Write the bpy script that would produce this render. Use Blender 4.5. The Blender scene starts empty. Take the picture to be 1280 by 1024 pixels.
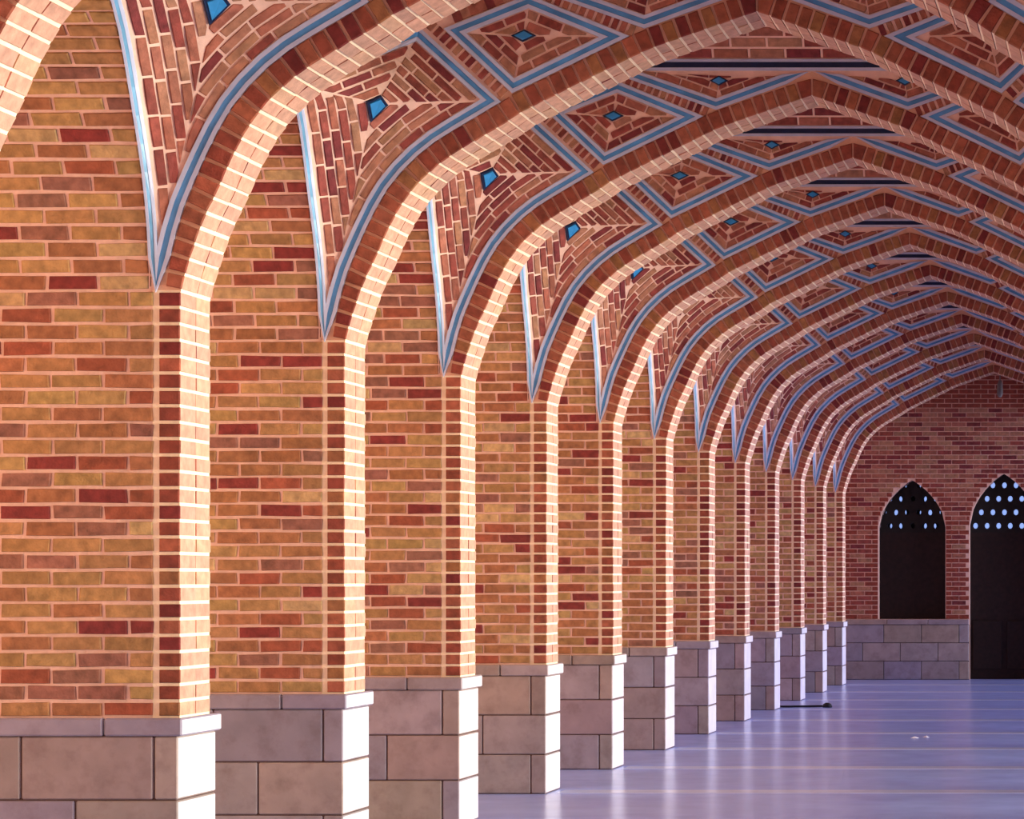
import bpy, bmesh, math, random
from mathutils import Vector
rnd = random.Random(7)
S = bpy.context.scene
COL = S.collection
F, EYE = 3420.0, 1.51                      # focal length in pixels (1280 wide), eye height
# ---------------------------------------------------------------- camera, sky, sun, exposure
cam = bpy.data.cameras.new('camera'); co = bpy.data.objects.new('camera', cam); COL.objects.link(co)
cam.sensor_width = 36; cam.lens = F*36/1280
cam.shift_x = (640-1413)/1280; cam.shift_y = (725-512)/1280
cam.clip_end = 500
co.location = (0, 0, EYE); co.rotation_euler = (math.pi/2, 0, 0)
S.camera = co
W = bpy.data.worlds.new('sky'); S.world = W; W.use_nodes = True
wb = W.node_tree.nodes['Background']; wb.inputs[0].default_value = (0.33, 0.48, 1.0, 1); wb.inputs[1].default_value = 4.0
sl = bpy.data.lights.new('sun', 'SUN'); so = bpy.data.objects.new('sun', sl); COL.objects.link(so)
sl.energy = 11.0; sl.color = (1.0, 0.95, 0.88); sl.angle = math.radians(0.6)
so.rotation_euler = Vector((0.62, 0.12, -0.78)).to_track_quat('-Z', 'Y').to_euler()
for nm, y0, y1, e, colr in (('court_fill_near', -20, 24, 17500, (1.0, .95, .84)), ('court_fill_far', 24, 46, 6200, (.74, .74, 1.0))):  # unseen area lights, added to stand in for a bright courtyard
    al = bpy.data.lights.new(nm, 'AREA'); ao = bpy.data.objects.new(nm, al); COL.objects.link(ao)
    al.shape = 'RECTANGLE'; al.size = y1-y0; al.size_y = 5.0; al.energy = e; al.color = colr; al.spread = math.radians(64)
    ao.location = (13.4, (y0+y1)/2, 2.8); ao.rotation_euler = (math.pi/2, 0, math.pi/2)
S.view_settings.view_transform = 'Standard'; S.view_settings.look = 'None'
S.view_settings.gamma = 1; S.view_settings.use_curve_mapping = False
S.view_settings.exposure = -2.0
# ---------------------------------------------------------------- materials
def lin(c):
    return tuple(((x/255)/12.92 if x/255 <= .04045 else ((x/255+.055)/1.055)**2.4) for x in c)+(1.0,)
def mat(name, rgb, rough=.85, noise=.25, scale=18, bump=.15, spec=.3, objcol=False, mix=None, stain=None, bscale=None):
    m = bpy.data.materials.new(name); m.use_nodes = True
    nt = m.node_tree; N = nt.nodes; L = nt.links; b = N['Principled BSDF']
    b.inputs['Roughness'].default_value = rough; b.inputs['Specular IOR Level'].default_value = spec
    g = N.new('ShaderNodeNewGeometry')
    n1 = N.new('ShaderNodeTexNoise'); n1.inputs['Scale'].default_value = scale; n1.inputs['Detail'].default_value = 5
    L.new(g.outputs['Position'], n1.inputs['Vector'])
    r = N.new('ShaderNodeMapRange'); r.inputs['From Min'].default_value = .3; r.inputs['From Max'].default_value = .7
    r.inputs['To Min'].default_value = 1-noise; r.inputs['To Max'].default_value = 1+noise
    L.new(n1.outputs['Fac'], r.inputs['Value'])
    if objcol:
        oi = N.new('ShaderNodeObjectInfo'); src = oi.outputs['Color']
    else:
        c = N.new('ShaderNodeRGB'); c.outputs[0].default_value = rgb; src = c.outputs[0]
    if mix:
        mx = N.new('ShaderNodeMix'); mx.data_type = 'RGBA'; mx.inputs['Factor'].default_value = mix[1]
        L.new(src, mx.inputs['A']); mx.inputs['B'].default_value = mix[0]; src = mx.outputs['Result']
    if stain:
        n2 = N.new('ShaderNodeTexNoise'); n2.inputs['Scale'].default_value = stain[1]; n2.inputs['Detail'].default_value = 6
        n2.inputs['Roughness'].default_value = .65
        L.new(g.outputs['Position'], n2.inputs['Vector'])
        r2 = N.new('ShaderNodeMapRange'); r2.inputs['From Min'].default_value = .48; r2.inputs['From Max'].default_value = .68
        r2.inputs['To Max'].default_value = stain[2]
        L.new(n2.outputs['Fac'], r2.inputs['Value'])
        m2 = N.new('ShaderNodeMix'); m2.data_type = 'RGBA'; L.new(r2.outputs[0], m2.inputs['Factor'])
        L.new(src, m2.inputs['A']); m2.inputs['B'].default_value = stain[0]; src = m2.outputs['Result']
    v = N.new('ShaderNodeVectorMath'); v.operation = 'SCALE'
    L.new(src, v.inputs[0]); L.new(r.outputs[0], v.inputs['Scale']); L.new(v.outputs[0], b.inputs['Base Color'])
    if bump:
        n3 = N.new('ShaderNodeTexNoise'); n3.inputs['Scale'].default_value = bscale or scale*4; n3.inputs['Detail'].default_value = 4
        L.new(g.outputs['Position'], n3.inputs['Vector'])
        bp = N.new('ShaderNodeBump'); bp.inputs['Strength'].default_value = bump; bp.inputs['Distance'].default_value = .01
        L.new(n3.outputs['Fac'], bp.inputs['Height']); L.new(bp.outputs[0], b.inputs['Normal'])
    return m
M_brick = mat('brick', None, objcol=True, noise=.3, scale=22, bump=.3)
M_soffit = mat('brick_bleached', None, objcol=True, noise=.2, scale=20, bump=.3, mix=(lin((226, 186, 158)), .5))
M_mortar = mat('mortar', lin((232, 192, 170)), noise=.1, scale=12, bump=.35)
M_mortar_ring = mat('mortar_ring', lin((216, 166, 134)), noise=.1, scale=12, bump=.3)
M_mortar_pale = mat('mortar_pale', lin((246, 222, 186)), noise=.07, scale=14, bump=.3)
M_stone = mat('plinth_stone', None, objcol=True, rough=.6, noise=.12, scale=6, bump=.12, stain=(lin((104, 80, 80)), 7, .35))
M_stone_lit = mat('plinth_stone_lit', None, objcol=True, rough=.55, noise=.06, scale=6, bump=.1, mix=(lin((244, 240, 246)), .6), stain=(lin((150, 130, 130)), 5, .2))  # same stone with the side light painted in, for corridor-facing faces
M_stonejoint = mat('stone_joint', lin((92, 70, 64)), noise=.1)
M_blue = mat('tile_blue', lin((78, 146, 200)), rough=.25, noise=.25, scale=9, bump=.05, spec=.5)
M_palebl = mat('tile_pale_blue', lin((110, 166, 200)), rough=.3, noise=.25, scale=7, bump=.05, spec=.5)
M_white = mat('tile_white', lin((186, 194, 216)), rough=.35, noise=.08, scale=12, bump=.05, spec=.4)
M_navy = mat('tile_navy', lin((22, 38, 70)), rough=.3, noise=.2, bump=0)
M_gem = mat('tile_turquoise', lin((50, 140, 200)), rough=.2, noise=.15, bump=0, spec=.5)
M_floor = mat('floor_stone', lin((168, 190, 255)), rough=.22, noise=.07, scale=3, bump=.03, spec=.6, stain=(lin((150, 164, 240)), 1.3, .5), bscale=6)
M_strip = mat('floor_strip_pale', lin((204, 218, 255)), rough=.2, noise=.05, scale=6, bump=.02, spec=.6)  # paler strip across the floor at each arch
M_added_ground = mat('added_ground_paving', lin((160, 150, 136)), noise=.1, scale=1)
M_bounce = mat('bounce_wall_brick', lin((222, 178, 130)), noise=.1, scale=1)  # for the added wall that reflects sun into the gallery
M_dark = mat('dark_wood', lin((34, 20, 16)), rough=.7, noise=.3)
M_lattice = mat('lattice_clay', lin((30, 26, 24)), rough=.8, noise=.2)
M_black = mat('black_rubber', lin((18, 18, 24)), rough=.6, noise=.1)
M_metal = mat('lamp_metal', lin((120, 116, 112)), rough=.4, noise=.1)
M_paper = mat('paper', lin((235, 235, 240)), noise=.05)
# ---------------------------------------------------------------- mesh helpers
def new_mesh(verts, faces, mats, fm=None, name='m', recalc=True):
    me = bpy.data.meshes.new(name); me.from_pydata([tuple(v) for v in verts], [], faces)
    for m in mats: me.materials.append(m)
    if fm:
        for p, i in zip(me.polygons, fm): p.material_index = i
    if recalc:
        bm = bmesh.new(); bm.from_mesh(me); bmesh.ops.recalc_face_normals(bm, faces=bm.faces); bm.to_mesh(me); bm.free()
    return me
def link(name, me, loc=(0, 0, 0), parent=None, color=None):
    o = bpy.data.objects.new(name, me); COL.objects.link(o)
    o.location = loc
    if parent: o.parent = parent
    if color: o.color = color
    return o
def thing(name, label, cat, loc, group=None):
    o = link(name, None, loc); o.empty_display_size = .2
    o['label'] = label; o['category'] = cat
    if group: o['group'] = group
    return o
def prism(front, back_off, ch=.004, side_mat=None, name='brick', mats=None, wob=0.0):
    """front polygon (3D, proud face), extruded by vector back_off; chamfered front edge. Returns (mesh, centre)."""
    P = [Vector(p)+Vector((rnd.uniform(-wob, wob), 0, rnd.uniform(-wob, wob))) for p in front]; c = sum(P, Vector())/len(P)
    bo = Vector(back_off); n = -bo.normalized(); k = len(P)
    V = []; 
    for p in P:
        d = c-p; V.append(p+d*min(.35, ch*1.4/max(d.length, 1e-5))-c)
    V += [p-n*ch-c for p in P]; V += [p+bo-c for p in P]
    Fc = [list(range(k))]; fm = [0]
    for r in (0, 1):
        for i in range(k):
            j = (i+1) % k
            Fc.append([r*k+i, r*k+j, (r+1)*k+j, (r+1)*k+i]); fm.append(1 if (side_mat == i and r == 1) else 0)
    Fc.append([2*k+i for i in range(k)]); fm.append(0)
    return new_mesh(V, Fc, mats or [M_brick, M_soffit], fm, name), c
def boxm(x0, x1, y0, y1, z0, z1, m, ch=0, name='block', pale=None):
    V = [(x, y, z) for x in (x0, x1) for y in (y0, y1) for z in (z0, z1)]
    Fc = [(0, 1, 3, 2), (4, 5, 7, 6), (0, 1, 5, 4), (2, 3, 7, 6), (0, 2, 6, 4), (1, 3, 7, 5)]
    c = Vector(((x0+x1)/2, (y0+y1)/2, (z0+z1)/2))
    me = new_mesh([Vector(v)-c for v in V], Fc, [m], None, name)
    if ch:
        bm = bmesh.new(); bm.from_mesh(me)
        bmesh.ops.bevel(bm, geom=bm.edges[:], offset=ch, segments=1, affect='EDGES')
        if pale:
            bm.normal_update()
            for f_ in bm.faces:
                if f_.normal.x > .9: f_.material_index = 1  # these faces take the painted side light
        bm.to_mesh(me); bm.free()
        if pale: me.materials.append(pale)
    return me, c
# ---------------------------------------------------------------- geometry of one bay (u = distance left of the camera axis, v = height over the eye)
L0, PITCH, RIB = 11.863, 2.482, .38
UC = 1.958                                  # corridor centre line
YREF = 14.34
CLR = PITCH-RIB
def Yk(k): return L0+PITCH*k
C1p = [(4.222, 1.10), (4.216, 1.30), (4.143, 1.60), (4.071, 1.774), (3.985, 1.959), (3.884, 2.118), (3.725, 2.278), (3.553, 2.393),
       (3.345, 2.515), (3.235, 2.588), (2.705, 2.848), (2.548, 2.922), (1.958, 3.127)]
def catmull(P, n=8, closed=False):
    out = []
    for i in range(len(P)-1):
        p0 = P[max(i-1, 0)]; p1 = P[i]; p2 = P[i+1]; p3 = P[min(i+2, len(P)-1)]
        for j in range(n):
            t = j/n
            out.append(tuple(.5*((2*p1[a])+(-p0[a]+p2[a])*t+(2*p0[a]-5*p1[a]+4*p2[a]-p3[a])*t*t+(-p0[a]+3*p1[a]-3*p2[a]+p3[a])*t**3) for a in (0, 1)))
    out.append(P[-1]); return out
C1 = catmull(C1p)
def tangents(P):
    T = []
    for i in range(len(P)):
        a = P[max(i-1, 0)]; b = P[min(i+1, len(P)-1)]
        d = math.hypot(b[0]-a[0], b[1]-a[1]); T.append(((b[0]-a[0])/d, (b[1]-a[1])/d))
    return T
def smooth(P, it=6):
    for _ in range(it):
        P = [P[0]]+[((P[i-1][0]+P[i][0]*2+P[i+1][0])/4, (P[i-1][1]+P[i][1]*2+P[i+1][1])/4) for i in range(1, len(P)-1)]+[P[-1]]
    return P
C1 = smooth(C1)
T1 = tangents(C1)
def oo(v): return .10+.04*min(1, max(0, (v-1.2)/.5))
INT = [(p[0]-t[1]*oo(p[1]), p[1]+t[0]*oo(p[1])) for p, t in zip(C1, T1)]
INT = [p for p in INT if p[0] > UC]
a, b = INT[-2], INT[-1]
INT.append((UC, b[1]+(b[1]-a[1])*(b[0]-UC)/(a[0]-b[0])))
INT = [(4.12, 1.10)]+[p for p in INT if p[1] > 1.13]
INT = smooth(INT, 2)
def uC(v):
    for p, q in zip(C1, C1[1:]):
        if p[1] <= v <= q[1]: return p[0]+(q[0]-p[0])*(v-p[1])/max(q[1]-p[1], 1e-9)
    return 4.222 if v < C1[0][1] else UC
RL, HL, V0 = CLR/2, 1.26, 1.2526            # elliptical side vault over each niche
XW = 4.245
def dE(v):
    h = min(max(v-V0, 0)/HL, 1); return RL*(1-math.sqrt(max(1-h*h, 0)))
def XE(v):                                  # the groin comes inwards as it climbs
    return XW-.06*min(1, max(0, (v-1.9)/.5))**2
_tab = [(vr/(1-dE(vr)/YREF), vr) for vr in [1.0+i*.002 for i in range(2200)]]
def vreal(v):
    lo, hi = 0, len(_tab)-1
    while hi-lo > 1:
        m = (lo+hi)//2
        if _tab[m][0] <= v: lo = m
        else: hi = m
    (a0, b0), (a1, b1) = _tab[lo], _tab[hi]; f = min(1, max(0, (v-a0)/max(a1-a0, 1e-9)))
    return b0+(b1-b0)*f if v > 1.0 else v
def uEdge(v):
    r = vreal(v); return XE(r)/(1-dE(r)/YREF)
def delta(u, v):
    u0 = uC(v) if v < 2.52 else 3.34+(v-2.52)*1.139
    ue = uEdge(v); t = min(1, max(0, (u-u0)/max(ue-u0, .01)))
    return dE(vreal(v))*t*t
def pt(u, v, side=1, out=0.0, bulge=True):
    """panel coordinates -> arch-local 3D (Y measured from the arch face)."""
    d = delta(u, v) if bulge else 0.0
    k = 1-d/YREF; X = u*k; Z = v*k
    x = -X if side > 0 else X-2*UC
    return Vector((x, -d-out, Z+EYE))
class Arc:
    def __init__(s, P):
        s.P = P; s.L = [0]
        for a, b in zip(P, P[1:]): s.L.append(s.L[-1]+math.hypot(b[0]-a[0], b[1]-a[1]))
        s.len = s.L[-1]
    def at(s, t):
        P, L = s.P, s.L
        if t <= 0: i = 0
        elif t >= s.len: i = len(P)-2
        else:
            i = 0
            while L[i+1] < t: i += 1
        a, b = P[i], P[i+1]; d = L[i+1]-L[i]; f = (t-L[i])/d
        return (a[0]+(b[0]-a[0])*f, a[1]+(b[1]-a[1])*f), ((b[0]-a[0])/d, (b[1]-a[1])/d)
# ---- concentric brick panels
def clip(poly, a, n, m):
    """keep the side of line a with normal n, at least m away"""
    out = []
    for i in range(len(poly)):
        p, q = poly[i], poly[(i+1) % len(poly)]
        dp = (p[0]-a[0])*n[0]+(p[1]-a[1])*n[1]-m; dq = (q[0]-a[0])*n[0]+(q[1]-a[1])*n[1]-m
        if dp >= 0: out.append(p)
        if dp*dq < 0:
            f = dp/(dp-dq); out.append((p[0]+(q[0]-p[0])*f, p[1]+(q[1]-p[1])*f))
    return out
def area(P): return abs(sum(P[i][0]*P[(i+1) % len(P)][1]-P[(i+1) % len(P)][0]*P[i][1] for i in range(len(P))))/2
SH = .034
def panel_bricks(sides, gem, blen=.158, pitch=.0495, g=.0062):
    n = len(sides); out = []; gc = (sum(p[0] for p in gem)/n, sum(p[1] for p in gem)/n)
    for i, P in enumerate(sides):
        A, B = P[0], P[-1]; gA, gB = gem[i], gem[(i+1) % n]
        mid = P[len(P)//2] if len(P) > 2 else ((A[0]+B[0])/2, (A[1]+B[1])/2)
        e0 = ((P[0][0]-P[1][0]), (P[0][1]-P[1][1])); l = math.hypot(*e0); e1 = ((P[-1][0]-P[-2][0]), (P[-1][1]-P[-2][1])); l1 = math.hypot(*e1)
        PP = [(P[0][0]+e0[0]/l*.2, P[0][1]+e0[1]/l*.2)]+list(P)+[(P[-1][0]+e1[0]/l1*.2, P[-1][1]+e1[1]/l1*.2)]
        ar = Arc(PP)
        def nrm(p, t):
            q = (-t[1], t[0])
            if (gc[0]-mid[0])*q[0]+(gc[1]-mid[1])*q[1] < 0: q = (-q[0], -q[1])
            return q
        gm = ((gA[0]+gB[0])/2, (gA[1]+gB[1])/2)
        D = min(math.hypot(gm[0]-ar.at(ar.len*j/200)[0][0], gm[1]-ar.at(ar.len*j/200)[0][1]) for j in range(201))
        nr = max(1, round((D-SH)/pitch)); rh = (D-SH)/nr
        cl = []
        for c, ge in ((A, gA), (B, gB)):
            d = (ge[0]-c[0], ge[1]-c[1]); ll = math.hypot(*d); q = (-d[1]/ll, d[0]/ll)
            if (mid[0]-c[0])*q[0]+(mid[1]-c[1])*q[1] < 0: q = (-q[0], -q[1])
            cl.append((c, q))
        for r in range(nr):
            d0 = SH+r*rh; d1 = d0+rh
            s = -.05+(blen/2 if r % 2 else 0)+rnd.uniform(-.02, .02)
            while s < ar.len:
                s1 = s+blen*rnd.uniform(.88, 1.12)
                sub = [s+g, (s+s1)/2, s1-g]; lo = []; hi = []
                for x in sub:
                    p, t = ar.at(x); q = nrm(p, t)
                    lo.append((p[0]+q[0]*(d0+g), p[1]+q[1]*(d0+g))); hi.append((p[0]+q[0]*(d1-g), p[1]+q[1]*(d1-g)))
                poly = [lo[0], lo[2], hi[2], hi[0]]
                for c, q in cl: poly = clip(poly, c, q, g*.9) if len(poly) > 2 else poly
                if len(poly) > 2 and area(poly) > .00055:
                    c2 = []
                    for p in poly:
                        if not c2 or math.hypot(p[0]-c2[-1][0], p[1]-c2[-1][1]) > .003: c2.append(p)
                    if len(c2) > 2: out.append(c2)
                s = s1
    return out
def offs(P, d, sc=None):
    n = len(P); R = []; sg = 1 if sum(P[i][0]*P[(i+1) % n][1]-P[(i+1) % n][0]*P[i][1] for i in range(n)) > 0 else -1
    for i in range(n):
        a, b, c = P[i-1], P[i], P[(i+1) % n]
        t1 = (b[0]-a[0], b[1]-a[1]); l1 = math.hypot(*t1); t2 = (c[0]-b[0], c[1]-b[1]); l2 = math.hypot(*t2)
        n1 = (-t1[1]/l1*sg, t1[0]/l1*sg); n2 = (-t2[1]/l2*sg, t2[0]/l2*sg)
        m = (n1[0]+n2[0], n1[1]+n2[1]); ml = max(math.hypot(*m), .3)
        f = min(2/(ml*ml), 3.2)*d*(sc[i] if sc else 1)
        R.append((b[0]+m[0]*f, b[1]+m[1]*f))
    return R
def border_mesh(loop, pale, side, bulge):
    """white / blue / white glazed strips round a panel; pale[i] marks segments in pale glaze"""
    V, Fc, fm = [], [], []
    n = len(loop); bands = [(-.032, -.013, 0), (-.012, .012, 1), (.013, .032, 0)]
    for d0, d1, mi in bands:
        sc = [.62 if q == 1 else 1 for q in pale]; A, B = offs(loop, d0, sc), offs(loop, d1, sc); b0 = len(V); o = .008 if mi else .011
        for p, q in zip(A, B):
            V += [pt(*p, side, -.01, bulge), pt(*p, side, o, bulge), pt(*q, side, o, bulge), pt(*q, side, -.01, bulge)]
        for i in range(n):
            j = (i+1) % n; a, b = b0+i*4, b0+j*4
            if pale[i] == 3: continue
            m = mi if not (mi and pale[i]) else 2
            for e in range(3): Fc.append((a+e, b+e, b+e+1, a+e+1)); fm.append(m)
    return new_mesh(V, Fc, [M_white, M_blue, M_palebl], fm, 'tile_border')
def resample(P, step):
    a = Arc(P); n = max(1, round(a.len/step)); return [a.at(a.len*i/n)[0] for i in range(n)]+[P[-1]]
# sides of the three panels
left_edge = [(uEdge(v)-.012, v) for v in [1.30+i*.05 for i in range(27)]]
iA = min(range(len(C1)), key=lambda i: math.hypot(C1[i][0]-3.345, C1[i][1]-2.515))
c1A = [p for p in C1[:iA+1] if p[1] >= 1.29]
TIP = (4.222, 1.28); AC = c1A[-1]; AT = (3.735, 2.862); AL = left_edge[-1]
sideA = [[TIP]+c1A[1:], [AC, AT], [AT, AL], list(reversed(left_edge[1:]))+[TIP]]
gemA = [(3.990, 2.404), (3.895, 2.497), (3.930, 2.546), (4.012, 2.512)]
BB, BR, BT, BL = (3.235, 2.590), (2.705, 2.848), (3.155, 3.032), (3.54, 2.878)
sideB = [[BB, BR], [BR, BT], [BT, BL], [BL, BB]]
gB = (3.181, 2.853)
gemB = [(gB[0]+.005, gB[1]-.034), (gB[0]-.068, gB[1]), (gB[0]-.005, gB[1]+.034), (gB[0]+.068, gB[1])]
CB, CR, CL = (2.548, 2.925), (2.02, 3.112), (3.24, 3.168)
CR = (1.99, 3.168)
sideC = [[CB, (2.02, 3.118)], [(2.02, 3.118), (2.0, 3.168), CL][0::2], [CL, CB]]
gC = (2.53, 3.070)
gemC = [(gC[0], gC[1]-.026), (gC[0]-.05, gC[1]+.012), (gC[0]+.05, gC[1]+.012)]
def loop_of(sides, step=.12):
    lp, idx = [], []
    for i, s in enumerate(sides):
        r = resample(s, step)[:-1]; lp += r; idx += [i]*len(r)
    return lp, idx
def soldiers(a, b, w, pitch=.046, th=.030, sh=0):
    d = (b[0]-a[0], b[1]-a[1]); l = math.hypot(*d); t = (d[0]/l, d[1]/l); q = (-t[1], t[0]); out = []
    s = .02
    while s < l-.02:
        c = (a[0]+t[0]*s, a[1]+t[1]*s)
        out.append([(c[0]+t[0]*x+q[0]*y, c[1]+t[1]*x+q[1]*y) for x, y in ((-th/2, -w/2), (th/2, -w/2), (th/2, w/2), (-th/2, w/2))]); s += pitch
    return out
# ---------------------------------------------------------------- palettes
def jit(c, a=.12):
    f = 1+rnd.uniform(-a, a); return tuple(min(1, max(0, x*f*(1+rnd.uniform(-.05, .05)))) for x in c[:3])+(1,)
PW = [(lin(c), w) for c, w in (((172, 136, 86), 5), ((166, 124, 80), 6), ((160, 108, 72), 6), ((152, 84, 60), 3), ((130, 56, 50), 2), ((184, 152, 106), 2), ((144, 98, 80), 3))]
PP_ = [(lin(c), w) for c, w in (((160, 98, 78), 6), ((140, 70, 60), 6), ((166, 116, 90), 4), ((120, 52, 52), 3))]
PR = [(lin(c), w) for c, w in (((156, 90, 66), 6), ((140, 72, 54), 6), ((150, 100, 64), 3), ((118, 48, 44), 2))]
PS = [(lin(c), w) for c, w in (((158, 144, 144), 4), ((150, 140, 150), 3), ((160, 142, 134), 3))]
def pick(P): return jit(rnd.choices([p[0] for p in P], [p[1] for p in P])[0])
# ---------------------------------------------------------------- SETTING: floor, added outside ground and roof slab
YE = 41.45
ZT = EYE+4.25
fl, c = boxm(-5.4, .95, -6, 46, -.2, 0, M_floor); f = link('floor', fl, c); f['kind'] = 'structure'
for k in range(-6, 12):
    m, c2 = boxm(-4.06, .14, Yk(k)+.04, Yk(k)+.34, -.05, .002, M_strip)
    link('floor_strip', m, Vector(c2)-Vector(c), f)
m, c = boxm(.95, 30, -20, 60, -.3, -.15, M_added_ground); o = link('added_courtyard_ground', m, c); o['kind'] = 'structure'  # unseen paving, put in to bounce sunlight up into the vaults
m, c = boxm(-30, .95, -20, -3, -.3, -.15, M_added_ground); o = link('added_forecourt_ground', m, c); o['kind'] = 'structure'  # unseen ground, added for warm sun bounce at the near end
m, c = boxm(14, 14.5, -24, 25, -.15, 6.5, M_bounce); o = link('wall_bounce', m, c); o['kind'] = 'structure'  # unseen wall added to bounce sun inside; cut short so far bays stay cool
m, c = boxm(-6.2, 1.6, Yk(-6), YE+.6, ZT, ZT+.25, M_mortar); o = link('added_roof_slab', m, c); o['kind'] = 'structure'  # unseen slab, added to block the sky above the vaults
# left wall: niche backs and the arched wall over each niche
def side_shell(xa, xb, back, sgn):
    """vaulted niche between two piers, from the back of one arch (y=0) to the face of the next (y=CLR)"""
    V, Fc = [], []; n = 40; prof = []
    tm = math.pi/2
    for i in range(n+1):
        a_ = tm*(1-abs(i-n/2)/(n/2)); d = RL*(1-math.cos(a_)); prof.append((d if i <= n/2 else CLR-d, V0+HL*math.sin(a_)+EYE+.004))
    for x in (xa, xb):
        for y, z in prof: V.append((x+(XW-XE(z-EYE))*sgn if x == xa else x, y, z))
        for y, z in prof: V.append((x+(XW-XE(z-EYE))*sgn if x == xa else x, y, ZT))
    h = 2*(n+1)
    for i in range(n):
        Fc.append((i, i+1, n+2+i, n+1+i)); Fc.append((h+i, h+i+1, h+n+2+i, h+n+1+i)); Fc.append((i, i+1, h+i+1, h+i))
    if back:
        b = len(V); V += [(xb, 0, 0), (xb, CLR, 0), (xb, CLR, ZT), (xb, 0, ZT)]; Fc.append((b, b+1, b+2, b+3))
    return new_mesh(V, Fc, [M_mortar], None, 'niche')
shl = side_shell(-XW-.004, -5.3, True, 1); shr = side_shell(XW-2*UC, .95, False, -1)
for k in range(-6, 12):
    y = Yk(k)+RIB
    o = link('wall_left', shl, (0, y, 0)); o['kind'] = 'structure'
    o = link('wall_right', shr, (0, y, 0)); o['kind'] = 'structure'
# ---------------------------------------------------------------- brick piers with stone plinths (left side)
ZC, ZP = .914, .834
ROW = .0711
specs_pier = []                       # (name, mesh, centre, palette)
g = .0075
nrow = 26
for r in range(nrow):
    z0 = ZC+r*ROW+g; z1 = ZC+(r+1)*ROW-g
    # corner column of the arch pier: two bricks deep
    for (ya, yb) in ((-.010, 0.187), (.193, RIB-.003)):
        j = rnd.uniform(-.003, .003)
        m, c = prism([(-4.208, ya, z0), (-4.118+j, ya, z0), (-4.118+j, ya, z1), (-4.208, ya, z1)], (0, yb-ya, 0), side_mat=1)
        specs_pier.append(('brick', m, c, PR))
    x = -4.236; first = True
    while x > -5.12:
        w = (.1 if r % 2 else .208) if first else .208
        first = False; w2 = w+rnd.uniform(-.004, .004)
        m, c = prism([(x-w2, -.008, z0), (x, -.008, z0), (x, -.008, z1), (x-w2, -.008, z1)], (0, .06, 0), wob=.0032)
        specs_pier.append(('brick', m, c, PW)); x -= w2+.015
ztop = ZC+nrow*ROW-EYE
s = 0; r = nrow
arcl = 0
while True:                            # courses that follow the side vault over the niche
    def P(sv):
        ph = 0.0; n_ = 0
        for i in range(400):
            if sv <= 0: break
            st_ = min(sv, .005); ph += st_/math.hypot(RL*math.sin(ph), HL*math.cos(ph)); sv -= st_
        return RL*(1-math.cos(ph)), V0+HL*math.sin(ph), ph
    d0, v0_, th0 = P(arcl+g); d1, v1_, th1 = P(arcl+ROW-g)
    if th1 > 1.45: break
    th = (th0+th1)/2; nn = Vector((0, -HL*math.cos(th), -RL*math.sin(th))).normalized()*.006
    x = -XE((v0_+v1_)/2)-.012; first = True
    while x > -5.12:
        w = (.1 if r % 2 else .208) if first else .208
        first = False
        fp = [Vector((xx, -d, v+EYE))+nn for xx, d, v in ((x-w, d0, v0_), (x, d0, v0_), (x, d1, v1_), (x-w, d1, v1_))]
        m, c = prism(fp, -nn/.006*.05, wob=.003)
        specs_pier.append(('brick', m, c, PW)); x -= w+.015
    arcl += ROW; r += 1
stones = []
for i, js in enumerate(([4.12, 4.225, 4.80, 5.29], [4.12, 4.565, 5.05, 5.29], [4.12, 4.225, 4.80, 5.29])):
    z1 = ZP-i*.278; z0 = z1-.278
    if i == 2: z0 = 0.001
    for a_, b_ in zip(js, js[1:]):
        stones.append(boxm(-b_+.004, -a_-(.004 if a_ > 4.13 else 0), -.03, .46, z0+.004, z1-.003, M_stone, .006, 'plinth_stone', M_stone_lit))
caps = [boxm(-b_+.003, -a_-(.003 if a_ > 4.2 else 0), -.04, .48, ZP, ZC-.003, M_stone, .007, 'cap_stone', M_stone_lit) for a_, b_ in ((4.10, 4.44), (4.44, 4.98), (4.98, 5.29))]
core_p = []
Vv, Ff = [], []
def addbox(V, Fc, x0, x1, y0, y1, z0, z1):
    b = len(V); V += [(x, y, z) for x in (x0, x1) for y in (y0, y1) for z in (z0, z1)]
    Fc += [tuple(b+i for i in q) for q in ((0, 1, 3, 2), (4, 5, 7, 6), (0, 1, 5, 4), (2, 3, 7, 6), (0, 2, 6, 4), (1, 3, 7, 5))]
addbox(Vv, Ff, -5.3, -4.240, 0, RIB, ZC-.01, EYE+V0+.02)
core_wall = new_mesh(Vv, Ff, [M_mortar], None, 'mortar')
Vv, Ff = [], []
addbox(Vv, Ff, -4.2395, -4.1215, -.001, RIB, ZC-.01, EYE+ztop+.004)
core_col = new_mesh(Vv, Ff, [M_mortar_pale], None, 'mortar')
Vv, Ff = [], []
addbox(Vv, Ff, -5.28, -4.13, -.02, .45, 0, ZP)
core_pl = new_mesh(Vv, Ff, [M_stonejoint], None, 'joint_fill')
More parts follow.
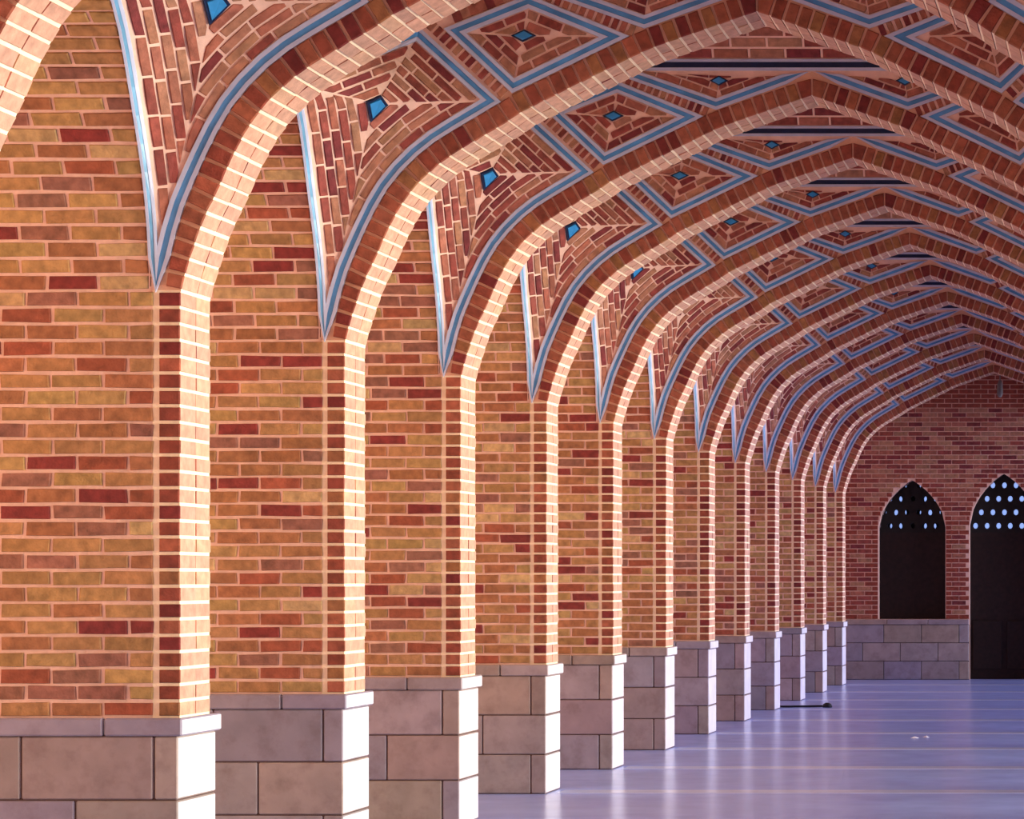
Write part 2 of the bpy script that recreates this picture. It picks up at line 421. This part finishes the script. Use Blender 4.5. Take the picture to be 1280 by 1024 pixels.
# right-hand pier, outside the frame: body only, it shades the daylight
Vv, Ff = [], []
addbox(Vv, Ff, 4.12-2*UC, 1.0, 0, RIB, ZP, EYE+1.28); addbox(Vv, Ff, 4.10-2*UC, 1.02, -.03, .46, 0, ZP)
nb = len(Ff)
fmr = [0]*6+[2]*6
for r in range(26):
    z0 = ZC+r*ROW+g; z1 = ZC+(r+1)*ROW-g
    for ya, yb in ((-.008, .187), (.193, RIB+.006)):
        addbox(Vv, Ff, .200, .295, ya, yb, z0, z1); fmr += [1]*6
    x = .318-(.11 if r % 2 else 0)
    while x < 1.0:
        a_, q = max(x, .318), min(x+.208, 1.003)
        if q-a_ > .03: addbox(Vv, Ff, a_, q, -.008, .05, z0, z1); fmr += [1]*6
        x += .223
right_pier = new_mesh(Vv, Ff, [M_mortar, M_brick, M_stone], fmr, 'far_side_pier')
# ---------------------------------------------------------------- arch ring
specs_arch = []
ia = Arc(INT)
INTS = INT
start = 0
while ia.at(start)[0][1] < ztop: start += .002
n_c = round((ia.len-start)/ROW); pc = (ia.len-start)/n_c
for side in (1, -1):
    for i in range(n_c):
        s0 = start+i*pc+g; s1 = start+(i+1)*pc-g
        q = []
        for sx in (s0, s1):
            (u, v), t = ia.at(sx); nx, nz = t[1], -t[0]         # away from the room
            w = oo(v)-.036
            if i > n_c-2 and sx == s1: nx, nz = 0, 1
            q.append(((u, v), (u+nx*w, v+nz*w)))
        jj = rnd.uniform(-.003, .003)
        quad = [q[0][0], q[1][0], q[1][1], q[0][1]]
        quad = [(max(a_, UC+.003), b_) for a_, b_ in quad]
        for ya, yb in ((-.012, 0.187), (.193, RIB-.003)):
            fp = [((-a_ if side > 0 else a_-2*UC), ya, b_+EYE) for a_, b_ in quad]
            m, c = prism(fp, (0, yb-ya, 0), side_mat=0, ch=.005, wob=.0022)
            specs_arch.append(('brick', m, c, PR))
def arch_core():
    V, Fc = [], []; P = []; fmm = []
    for (u, v), t in zip(INT, tangents(INT)):
        P.append((u+t[1]*.004, v-t[0]*.004))
    P[-1] = (UC, P[-1][1])
    P = [(p[0], p[1]) for p in P if p[1] > ztop-.05]
    P = [(XW, P[0][1])]+P
    def vC(u):
        for p, q in zip(C1, C1[1:]):
            if q[0] <= u <= p[0]: return p[1]+(q[1]-p[1])*(u-p[0])/min(q[0]-p[0], -1e-9)
        return 1.2
    for side in (1, -1):
        b = len(V)
        for u, v in P:
            x = -u if side > 0 else u-2*UC
            vm = max(v+.002, vC(u))
            V += [(x, 0, v+EYE), (x, 0, vm+EYE), (x, 0, ZT), (x, RIB, v+EYE), (x, RIB, ZT)]
        for i in range(len(P)-1):
            a_, c_ = b+i*5, b+(i+1)*5
            Fc += [(a_, c_, c_+1, a_+1), (a_+1, c_+1, c_+2, a_+2), (a_+3, c_+3, c_+4, a_+4), (a_, c_, c_+3, a_+3)]; fmm += [1, 2, 2, 0]
    return new_mesh(V, Fc, [M_mortar_pale, M_mortar_ring, M_mortar], fmm, 'mortar')
core_arch = arch_core()
# ---------------------------------------------------------------- spandrel panels
def panel_spec(sides, gem, side, bulge, palef, tile=None, **kw):
    bs = []
    for poly in panel_bricks(sides, gem, **kw):
        if bulge and area(poly) < .0011: continue
        cu = sum(p[0] for p in poly)/len(poly); cv = sum(p[1] for p in poly)/len(poly)
        e = .01; p0 = pt(cu, cv, side, 0, bulge)
        nn = (pt(cu+e, cv, side, 0, bulge)-p0).cross(pt(cu, cv+e, side, 0, bulge)-p0).normalized()
        if nn.y > 0: nn = -nn
        o = .006+rnd.uniform(-.001, .002)
        m, c = prism([pt(*p, side, 0, bulge)+nn*o for p in poly], -nn*.035, ch=.003, wob=.0016)
        bs.append((m, c))
    lp, idx = loop_of(sides)
    bd = border_mesh(lp, [palef.get(i, 0) for i in idx], side, bulge)
    gs = []
    gc = (sum(p[0] for p in gem)/len(gem), sum(p[1] for p in gem)/len(gem))
    gt = tile or gem
    for sc, out, mt in ((.97, .010, M_navy), (.70, .014, M_gem)):
        e = .01; p0 = pt(gc[0], gc[1], side, 0, bulge)
        nn = (pt(gc[0]+e, gc[1], side, 0, bulge)-p0).cross(pt(gc[0], gc[1]+e, side, 0, bulge)-p0).normalized()
        if nn.y > 0: nn = -nn
        fp = [pt(gc[0]+(p[0]-gc[0])*sc, gc[1]+(p[1]-gc[1])*sc, side, 0, bulge)+nn*(out+(.006 if bulge else 0)) for p in gt]
        gs.append(prism(fp, -nn*.03, ch=.002, mats=[mt], name='gem_tile'))
    return bs, bd, gs, pt(gc[0], gc[1], side, 0, bulge)
st = rnd.getstate()
PANELS = []
for side in (1, -1):
    PANELS.append(('kite_panel', panel_spec(sideA, gemA, side, True, {3: 1}), side))
    PANELS.append(('diamond_panel', panel_spec(sideB, gemB, side, False, {}, blen=.135, pitch=.055), side))
    PANELS.append(('triangle_panel', panel_spec(sideC, gemC, side, False, {1: 3}, tile=[(gC[0], gC[1]-.032), (gC[0]-.06, gC[1]), (gC[0], gC[1]+.032), (gC[0]+.06, gC[1])], blen=.14, pitch=.045, g=.005), side))
def sold_spec(side):
    out = []
    def band(a, b, away, off, w, e0=0, e1=0, th=.030):
        d = (b[0]-a[0], b[1]-a[1]); l = math.hypot(*d); t = (d[0]/l, d[1]/l); q = (-t[1]*off, t[0]*off)
        m = ((a[0]+b[0])/2, (a[1]+b[1])/2)
        if (away[0]-m[0])*q[0]+(away[1]-m[1])*q[1] > 0: q = (-q[0], -q[1])
        return soldiers((a[0]+q[0]-t[0]*e0, a[1]+q[1]-t[1]*e0), (b[0]+q[0]+t[0]*e1, b[1]+q[1]+t[1]*e1), w, th=th)
    L1 = band(BB, BL, gB, .064, .054, .0, .16)
    L2 = band(BR, BT, gB, .066, .056, .09, .3)
    L3 = band(BL, BT, gB, .080, .080, -.02, -.06, .05)
    for poly in L1+L2+L3:
        if any(p[1] > 3.128 for p in poly): continue
        out.append(prism([pt(*p, side, .008, False) for p in poly], (0, .03, 0), ch=.003))
    return out
SOLD = {1: sold_spec(1), -1: sold_spec(-1)}
def bulge_core(side):
    V, Fc = [], []; nv, nu = 44, 14
    for i in range(nv+1):
        v = 1.27+i*(3.75-1.27)/nv
        u0 = uC(v) if v < 2.52 else 3.34+(v-2.52)*1.139
        ue = uEdge(v); u0 = min(u0, ue)
        for j in range(nu+1): V.append(pt(u0+(ue-u0)*j/nu, v, side, .0008))
    for i in range(nv):
        for j in range(nu):
            a_ = i*(nu+1)+j; Fc.append((a_, a_+1, a_+nu+2, a_+nu+1))
    return new_mesh(V, Fc, [M_mortar], None, 'mortar', recalc=False)
BC = {1: bulge_core(1), -1: bulge_core(-1)}
# mirrored bulge on the rear of each arch closes the bay
def rear_bulge(side):
    me = BC[side].copy()
    for v in me.vertices: v.co.y = RIB-v.co.y
    return me
RB = {1: rear_bulge(1), -1: rear_bulge(-1)}
# ---------------------------------------------------------------- cross vault of each bay (courses run across the corridor)
TH0, RD, VD = math.radians(30), 1.735, 3.205
TH1 = math.acos(max(-1, math.cos(TH0)-CLR/2/RD))
def dv(a): return RD*(math.cos(TH0)-math.cos(TH0+a)), VD+RD*(math.sin(TH0+a)-math.sin(TH0))
def vault_core():
    V, Fc = [], []; n = 16
    prof = [dv((TH1-TH0)*i/n) for i in range(n+1)]
    full = [(CLR-d, v) for d, v in prof]+[(d, v) for d, v in reversed(prof)]
    full = [(CLR, VD-.07)]+full+[(0, VD-.07)]
    for x in (-XW-.02, XW-2*UC+.02):
        for y, v in full: V.append((x, y, v+EYE))
    m = len(full)
    for i in range(m-1): Fc.append((i, i+1, m+i+1, m+i))
    return new_mesh(V, Fc, [M_mortar], None, 'vault')
vcore = vault_core()
specs_vault = []
for r in range(7):
    a0, a1 = (r*ROW+g)/RD, ((r+1)*ROW-g)/RD
    th = TH0+(a0+a1)/2; nn = Vector((0, -math.cos(th), -math.sin(th)))
    x = -3.45-(.11 if r % 2 else 0)
    while x < -.35:
        (d0, v0_), (d1, v1_) = dv(a0), dv(a1)
        fp = [Vector((xx, CLR-d, v+EYE))+nn*.006 for xx, d, v in ((x, d0, v0_), (x+.208, d0, v0_), (x+.208, d1, v1_), (x, d1, v1_))]
        specs_vault.append(prism(fp, -nn*.04)); x += .223
bandm = []
for z0, z1, m_, o_ in ((3.132, 3.150, M_white, .010), (3.151, 3.184, M_navy, .007), (3.185, 3.203, M_white, .010)):
    bandm.append(boxm(-XW, XW-2*UC, CLR-o_, CLR+.01, EYE+z0, EYE+z1, m_, 0, 'tile_band'))
# ---------------------------------------------------------------- place everything arch by arch
ORD = ['nearest', 'second', 'third', 'fourth', 'fifth', 'sixth', 'seventh', 'eighth', 'ninth', 'tenth', 'eleventh', 'farthest']
def ordn(k): return ORD[k]
for k in range(-1, 12):
    y = Yk(k)
    if k < 0:
        lp = 'brick pier on stone plinth left of the frame edge, carrying the cut-off arch'
        la = 'cut-off brick arch crossing the top left corner of the picture'
    elif k == 0:
        lp = 'nearest full brick pier on a stone plinth, at the left edge'
        la = 'nearest full brick arch, rising from the leftmost pier with lit pale soffit'
    elif k == 11:
        lp = 'farthest small brick pier, right beside the end wall'
        la = 'farthest brick arch, framing the dark end wall'
    else:
        lp = f'{ordn(k)} brick pier on stone plinth, counted from the left edge of the photo'
        la = f'{ordn(k)} blue-tiled pointed brick arch, standing on the {ordn(k)} pier from the left'
    t = thing('brick_pier', lp, 'pier', (-4.6, y, 0), 'brick piers along the left side')
    off = Vector((4.6, 0, 0))
    link('mortar', core_wall, off, t); link('mortar', core_col, off, t); link('joint_fill', core_pl, off, t)
    for nm, m, c, pal in specs_pier: link(nm, m, c+off, t, pick(pal))
    for m, c in stones: link('plinth_stone', m, c+off, t, pick(PS))
    for m, c in caps: link('cap_stone', m, c+off, t, pick(PS))
    t = thing('brick_arch', la, 'arch', (-UC, y, EYE+1.25), 'pointed brick arches with tiled spandrels across the gallery')
    off = -Vector((-UC, 0, EYE+1.25))
    link('mortar', core_arch, off, t)
    op_ = link('opposite_pier', right_pier, off, t, lin((164, 104, 74))); op_['kind'] = 'stuff'
    for nm, m, c, pal in specs_arch: link(nm, m, c+off, t, pick(pal))
    if k >= 0:
        for sd in (1, -1): link('mortar', BC[sd], off, t)
        for sd in (1, -1): link('mortar', RB[sd], off, t)
        for nm, (bs, bd, gs, pc_), sd in PANELS:
            if sd < 0 and k >= 4 and nm == 'kite_panel': continue
            b = link(nm, bd, off, t)
            for m, c in bs: link('brick', m, c, b, pick(PP_))
            for m, c in gs: link('gem_tile', m, c, b)
        for sd in (1, -1):
            for m, c in SOLD[sd]: link('soldier_brick', m, c+off, t, pick(PP_))
        cv = link('ceiling', vcore, (0, y-CLR, 0)); cv['kind'] = 'structure'
        for m, c in specs_vault: link('brick', m, c, cv, pick(PP_))
        for m, c in bandm: link('tile_band', m, c, cv)
# the gallery goes on behind the camera: plain bays that only shade the light
for k in range(-6, -1):
    for nm, me in (('wall_gallery_arch', core_arch), ('wall_gallery_pier', core_wall), ('wall_gallery_column', core_col), ('wall_gallery_plinth', core_pl), ('wall_gallery_outer_pier', right_pier), ('ceiling_rear', vcore)):
        if nm == 'ceiling_rear': o = link(nm, me, (0, Yk(k)-CLR, 0))
        else: o = link(nm, me, (0, Yk(k), 0))
        o['kind'] = 'structure'
o = link('ceiling_rear', vcore, (0, Yk(-1)-CLR, 0)); o['kind'] = 'structure'
# ---------------------------------------------------------------- end wall
def arch_top(x, cx, hw, zs, za):
    d = abs(x-cx)/hw
    if d >= 1: return zs
    return zs+(za-zs)*(.62*math.sqrt(max(0, 1-d*d))+.38*(1-d))
OP = [(-3.31, .508, ZC, EYE+.80, EYE+1.51), (-UC+.04, .52, 0, EYE+.83, EYE+1.61), (-.53, .508, ZC, EYE+.80, EYE+1.51)]
def endwall():
    V, Fc = [], []
    xs = set([-5.35, .98])
    for cx, hw, zb, zs, za in OP:
        for i in range(21): xs.add(round(cx-hw+2*hw*i/20, 4))
    xs = sorted(xs)
    for x0, x1 in zip(xs, xs[1:]):
        xm = (x0+x1)/2; op = [o for o in OP if abs(xm-o[0]) < o[1]]
        spans = []
        if op:
            cx, hw, zb, zs, za = op[0]
            if zb > 0: spans.append((0, 0, zb, zb))
            spans.append((arch_top(x0, *op[0][:2], zs, za), arch_top(x1, *op[0][:2], zs, za), ZT, ZT))
        else: spans.append((0, 0, ZT, ZT))
        for a0, a1, b0, b1 in spans:
            b = len(V)
            for yy in (0, .35): V += [(x0, yy, a0), (x1, yy, a1), (x1, yy, b1), (x0, yy, b0)]
            Fc += [tuple(b+i for i in q) for q in ((0, 1, 2, 3), (4, 5, 6, 7), (0, 1, 5, 4), (3, 2, 6, 7), (0, 3, 7, 4), (1, 2, 6, 5))]
    return new_mesh(V, Fc, [M_mortar], None, 'end_wall')
ew = link('wall_back', endwall(), (0, YE, 0)); ew['kind'] = 'structure'
cand = []
for r in range(54):
    z0 = ZC+r*ROW+.006; z1 = z0+ROW-.012; zm = (z0+z1)/2
    segs = [(-5.25, .9)]
    for cx, hw, zb, zs, za in OP:
        lo, hi = None, None
        for i in range(201):
            x = cx-hw+2*hw*i/200
            if zm < arch_top(x, cx, hw, zs, za)+.02 and abs(x-cx) <= hw and zm < za:
                lo = x if lo is None else lo; hi = x
        if lo is not None and hi-lo > .02:
            ns = []
            for a_, b_ in segs:
                if hi < a_ or lo > b_: ns.append((a_, b_)); continue
                if lo-.01 > a_: ns.append((a_, lo-.01))
                if hi+.01 < b_: ns.append((hi+.01, b_))
            segs = ns
    for a_, b_ in segs:
        x = -5.23+(.11 if r % 2 else 0)
        while x < b_:
            p, q = max(x, a_), min(x+.206, b_)
            if q-p > .04: cand.append((p, q, z0, z1))
            x += .22
vis = [c for c in cand if -4.3 < c[0] < -1.3 and c[2] < EYE+2.95]
vis.sort(key=lambda c: -(c[1]-c[0]))
solo, rest = vis[:290], vis[290:]+[c for c in cand if c not in vis]
for p, q, z0, z1 in solo:
    m, c = prism([(p, -.008, z0), (q, -.008, z0), (q, -.008, z1), (p, -.008, z1)], (0, .03, 0), ch=.003)
    link('brick', m, c, ew, pick(PP_))
V, Fc = [], []
for p, q, z0, z1 in rest: addbox(V, Fc, p, q, -.007, .02, z0, z1)
o = link('brick_fill', new_mesh(V, Fc, [M_brick]), (0, 0, 0), ew, lin((140, 66, 50))); o['kind'] = 'stuff'
for i in range(3):
    z1 = ZP-i*.278; x = -4.3+(.25 if i == 1 else 0); z0 = max(z1-.278, .001)
    if i == 1:
        m, c = boxm(-4.3, x-.008, -.05, .01, z0+.004, z1-.003, M_stone, .006); link('plinth_stone', m, c, ew, pick(PS))
    while x < -2.47:
        q = min(x+.57, -2.44)
        m, c = boxm(x, q-.008, -.05, .01, z0+.004, z1-.003, M_stone, .006); link('plinth_stone', m, c, ew, pick(PS)); x += .57
m, c = boxm(-4.3, -2.44, -.02, .0, 0, ZP, M_stonejoint); link('joint_fill', m, c, ew)
V, Fc = [], []
for i in range(3):
    x = -1.39+(.2 if i == 1 else 0)-.3
    while x < .9:
        a_, q = max(x, -1.39), min(x+.562, .9)
        if q-a_ > .05: addbox(V, Fc, a_, q, -.05, .01, max(ZP-(i+1)*.278+.004, .001), ZP-i*.278-.003)
        x += .57
addbox(V, Fc, -1.42, .9, -.07, .01, ZP, ZC-.002)
o = link('right_plinth', new_mesh(V, Fc, [M_stone]), (0, 0, 0), ew, PS[0][0])
x = -4.3
while x < -2.47:
    q = min(x+.62, -2.42)
    m, c = boxm(x, q-.006, -.07, .30 if False else .01, ZP, ZC-.002, M_stone, .006); link('cap_stone', m, c, ew, pick(PS)); x += .62
# perforated screens in the openings
def screen(cx, hw, z0, z1, shift, th=.05, hx=.036, hz=.044, px=.176, pz=.206):
    V, Fc = [], []; nz = int((z1-z0)/pz+.5)
    nx = int(2*hw/px)+2
    for r in range(nz):
        zc = z0+(r+.5)*pz; xo = cx-nx*px/2+(px/2 if (r+shift) % 2 else 0)
        for i in range(nx):
            xc = xo+(i+.5)*px; b = len(V); n = 12
            ring = [(xc+hx*math.cos(2*math.pi*(j+.5)/n), zc+hz*math.sin(2*math.pi*(j+.5)/n)) for j in range(n)]
            outr = []
            for j in range(n):
                a_ = 2*math.pi*(j+.5)/n; ca, sa = math.cos(a_), math.sin(a_); f_ = max(abs(ca)/(px/2), abs(sa)/(pz/2))
                outr.append((xc+ca/f_, zc+sa/f_))
            corners = []
            for yy in (0, th):
                V += [(x_, yy, z_) for x_, z_ in ring]; V += [(x_, yy, z_) for x_, z_ in outr]
            for j in range(n):
                q = (j+1) % n
                Fc.append((b+j, b+q, b+n+q, b+n+j)); Fc.append((b+2*n+j, b+2*n+q, b+3*n+q, b+3*n+j)); Fc.append((b+j, b+q, b+2*n+q, b+2*n+j))
                # fill the square corners
                (xa, za_), (xb, zb_) = outr[j], outr[q]
                if abs(xa-xb) > 1e-6 and abs(za_-zb_) > 1e-6:
                    kx = xc+px/2*(1 if (xa+xb)/2 > xc else -1); kz = zc+pz/2*(1 if (za_+zb_)/2 > zc else -1)
                    for yy, base in ((0, n), (th, 3*n)):
                        V.append((kx, yy, kz)); Fc.append((b+base+j, b+base+q, len(V)-1))
    return V, Fc
for n_, (cx, hw, zb, zs, za) in enumerate(OP):
    nm = 'door_1' if n_ == 1 else 'window_%d' % (1 if n_ == 0 else 2)
    V, Fc = screen(cx, hw, EYE+.72, za+.1, n_)
    w = link(nm, new_mesh([(v[0], v[1], v[2]) for v in V], Fc, [M_lattice], None, 'screen', recalc=False), (0, YE+.2, 0)); w['kind'] = 'structure'
    if n_ == 0:
        V, Fc = screen(cx+.05, hw, EYE+.72, za+.1, n_, px=.13, hx=.03)
        link('outer_lattice', new_mesh(V, Fc, [M_lattice], None, 'screen', recalc=False), (0, .22, 0), w)
    m, c = boxm(cx-hw-.03, cx+hw+.03, .0, .06, zb, EYE+.72, M_dark); link('lower_panel', m, c, w)
    if n_ == 1:
        for sx in (-1, 1):
            m, c = boxm(cx+sx*.26-.22, cx+sx*.26+.22, -.03, .0, .15, EYE-.62, M_dark, .01); link('door_panel', m, c, w)
# ---------------------------------------------------------------- small things
def tube(P, r, mt, n=8):
    V, Fc = [], []
    P = [Vector(p) for p in P]
    for i, p in enumerate(P):
        t = (P[min(i+1, len(P)-1)]-P[max(i-1, 0)]).normalized(); a_ = t.cross(Vector((0, 0, 1)))
        if a_.length < .1: a_ = t.cross(Vector((1, 0, 0)))
        a_.normalize(); b_ = t.cross(a_)
        for j in range(n): V.append(p+(a_*math.cos(2*math.pi*j/n)+b_*math.sin(2*math.pi*j/n))*r)
    for i in range(len(P)-1):
        for j in range(n): Fc.append((i*n+j, i*n+(j+1) % n, (i+1)*n+(j+1) % n, (i+1)*n+j))
    Fc += [tuple(range(n)), tuple(range((len(P)-1)*n, len(P)*n))]
    return new_mesh(V, Fc, [mt], None, 'tube')
def lathe(prof, mt, n=20):
    V, Fc = [], []
    for r, z in prof:
        for j in range(n): V.append((r*math.cos(2*math.pi*j/n), r*math.sin(2*math.pi*j/n), z))
    for i in range(len(prof)-1):
        for j in range(n): Fc.append((i*n+j, i*n+(j+1) % n, (i+1)*n+(j+1) % n, (i+1)*n+j))
    return new_mesh(V, Fc, [mt], None, 'lathe')
yc = EYE*F/(884.5-725)
sc = F/yc
t = thing('floor_cable', 'thin black cable with a round plug lying on the floor by the far piers', 'cable', (-(1413-1034)/sc, yc, 0))
link('socket', lathe([(0.0, .0), (.055, .0), (.06, .012), (.045, .04), (.02, .055), (0, .056)], M_black), (0, 0, .001), t)
link('cord', tube([(-.02, 0, .018), (-.2, .03, .013), (-.45, -.03, .013), (-.75, -.02, .013), (-1.05, -.05, .013)], .012, M_black), (0, 0, 0), t)
for i, (px, py) in enumerate(((1143, 923), (1158, 922))):
    yy = EYE*F/(py-725); s_ = F/yy
    V = []; n = 9
    for j in range(n): V.append((.045*math.cos(6.283*j/n)*rnd.uniform(.6, 1.1), .07*math.sin(6.283*j/n)*rnd.uniform(.6, 1.1), 0.002))
    V.append((0, 0, .018)); Fc = [(j, (j+1) % n, n) for j in range(n)]+[tuple(range(n))]
    o = link('paper_scrap', new_mesh(V, Fc, [M_paper]), (-(1413-px)/s_, yy, 0))
    o['label'] = ('left one of two tiny white scraps lying on the floor', 'right one of two tiny white scraps lying on the floor')[i]
    o['category'] = 'paper'; o['group'] = 'white scraps on the floor'
yy = YE-.9; s_ = F/yy
t = thing('hanging_lamp', 'small metal lamp hanging under the dark vault before the end wall', 'lamp', (-(1413-1250)/s_, yy, EYE+(725-497)/s_))
link('lamp_body', lathe([(0, 0), (.03, .01), (.045, .06), (.04, .2), (.02, .25), (0, .26)], M_metal), (0, 0, 0), t)
link('rod', tube([(0, 0, .25), (0, 0, EYE+3.94-.02-t.location.z)], .008, M_metal), (0, 0, 0), t)
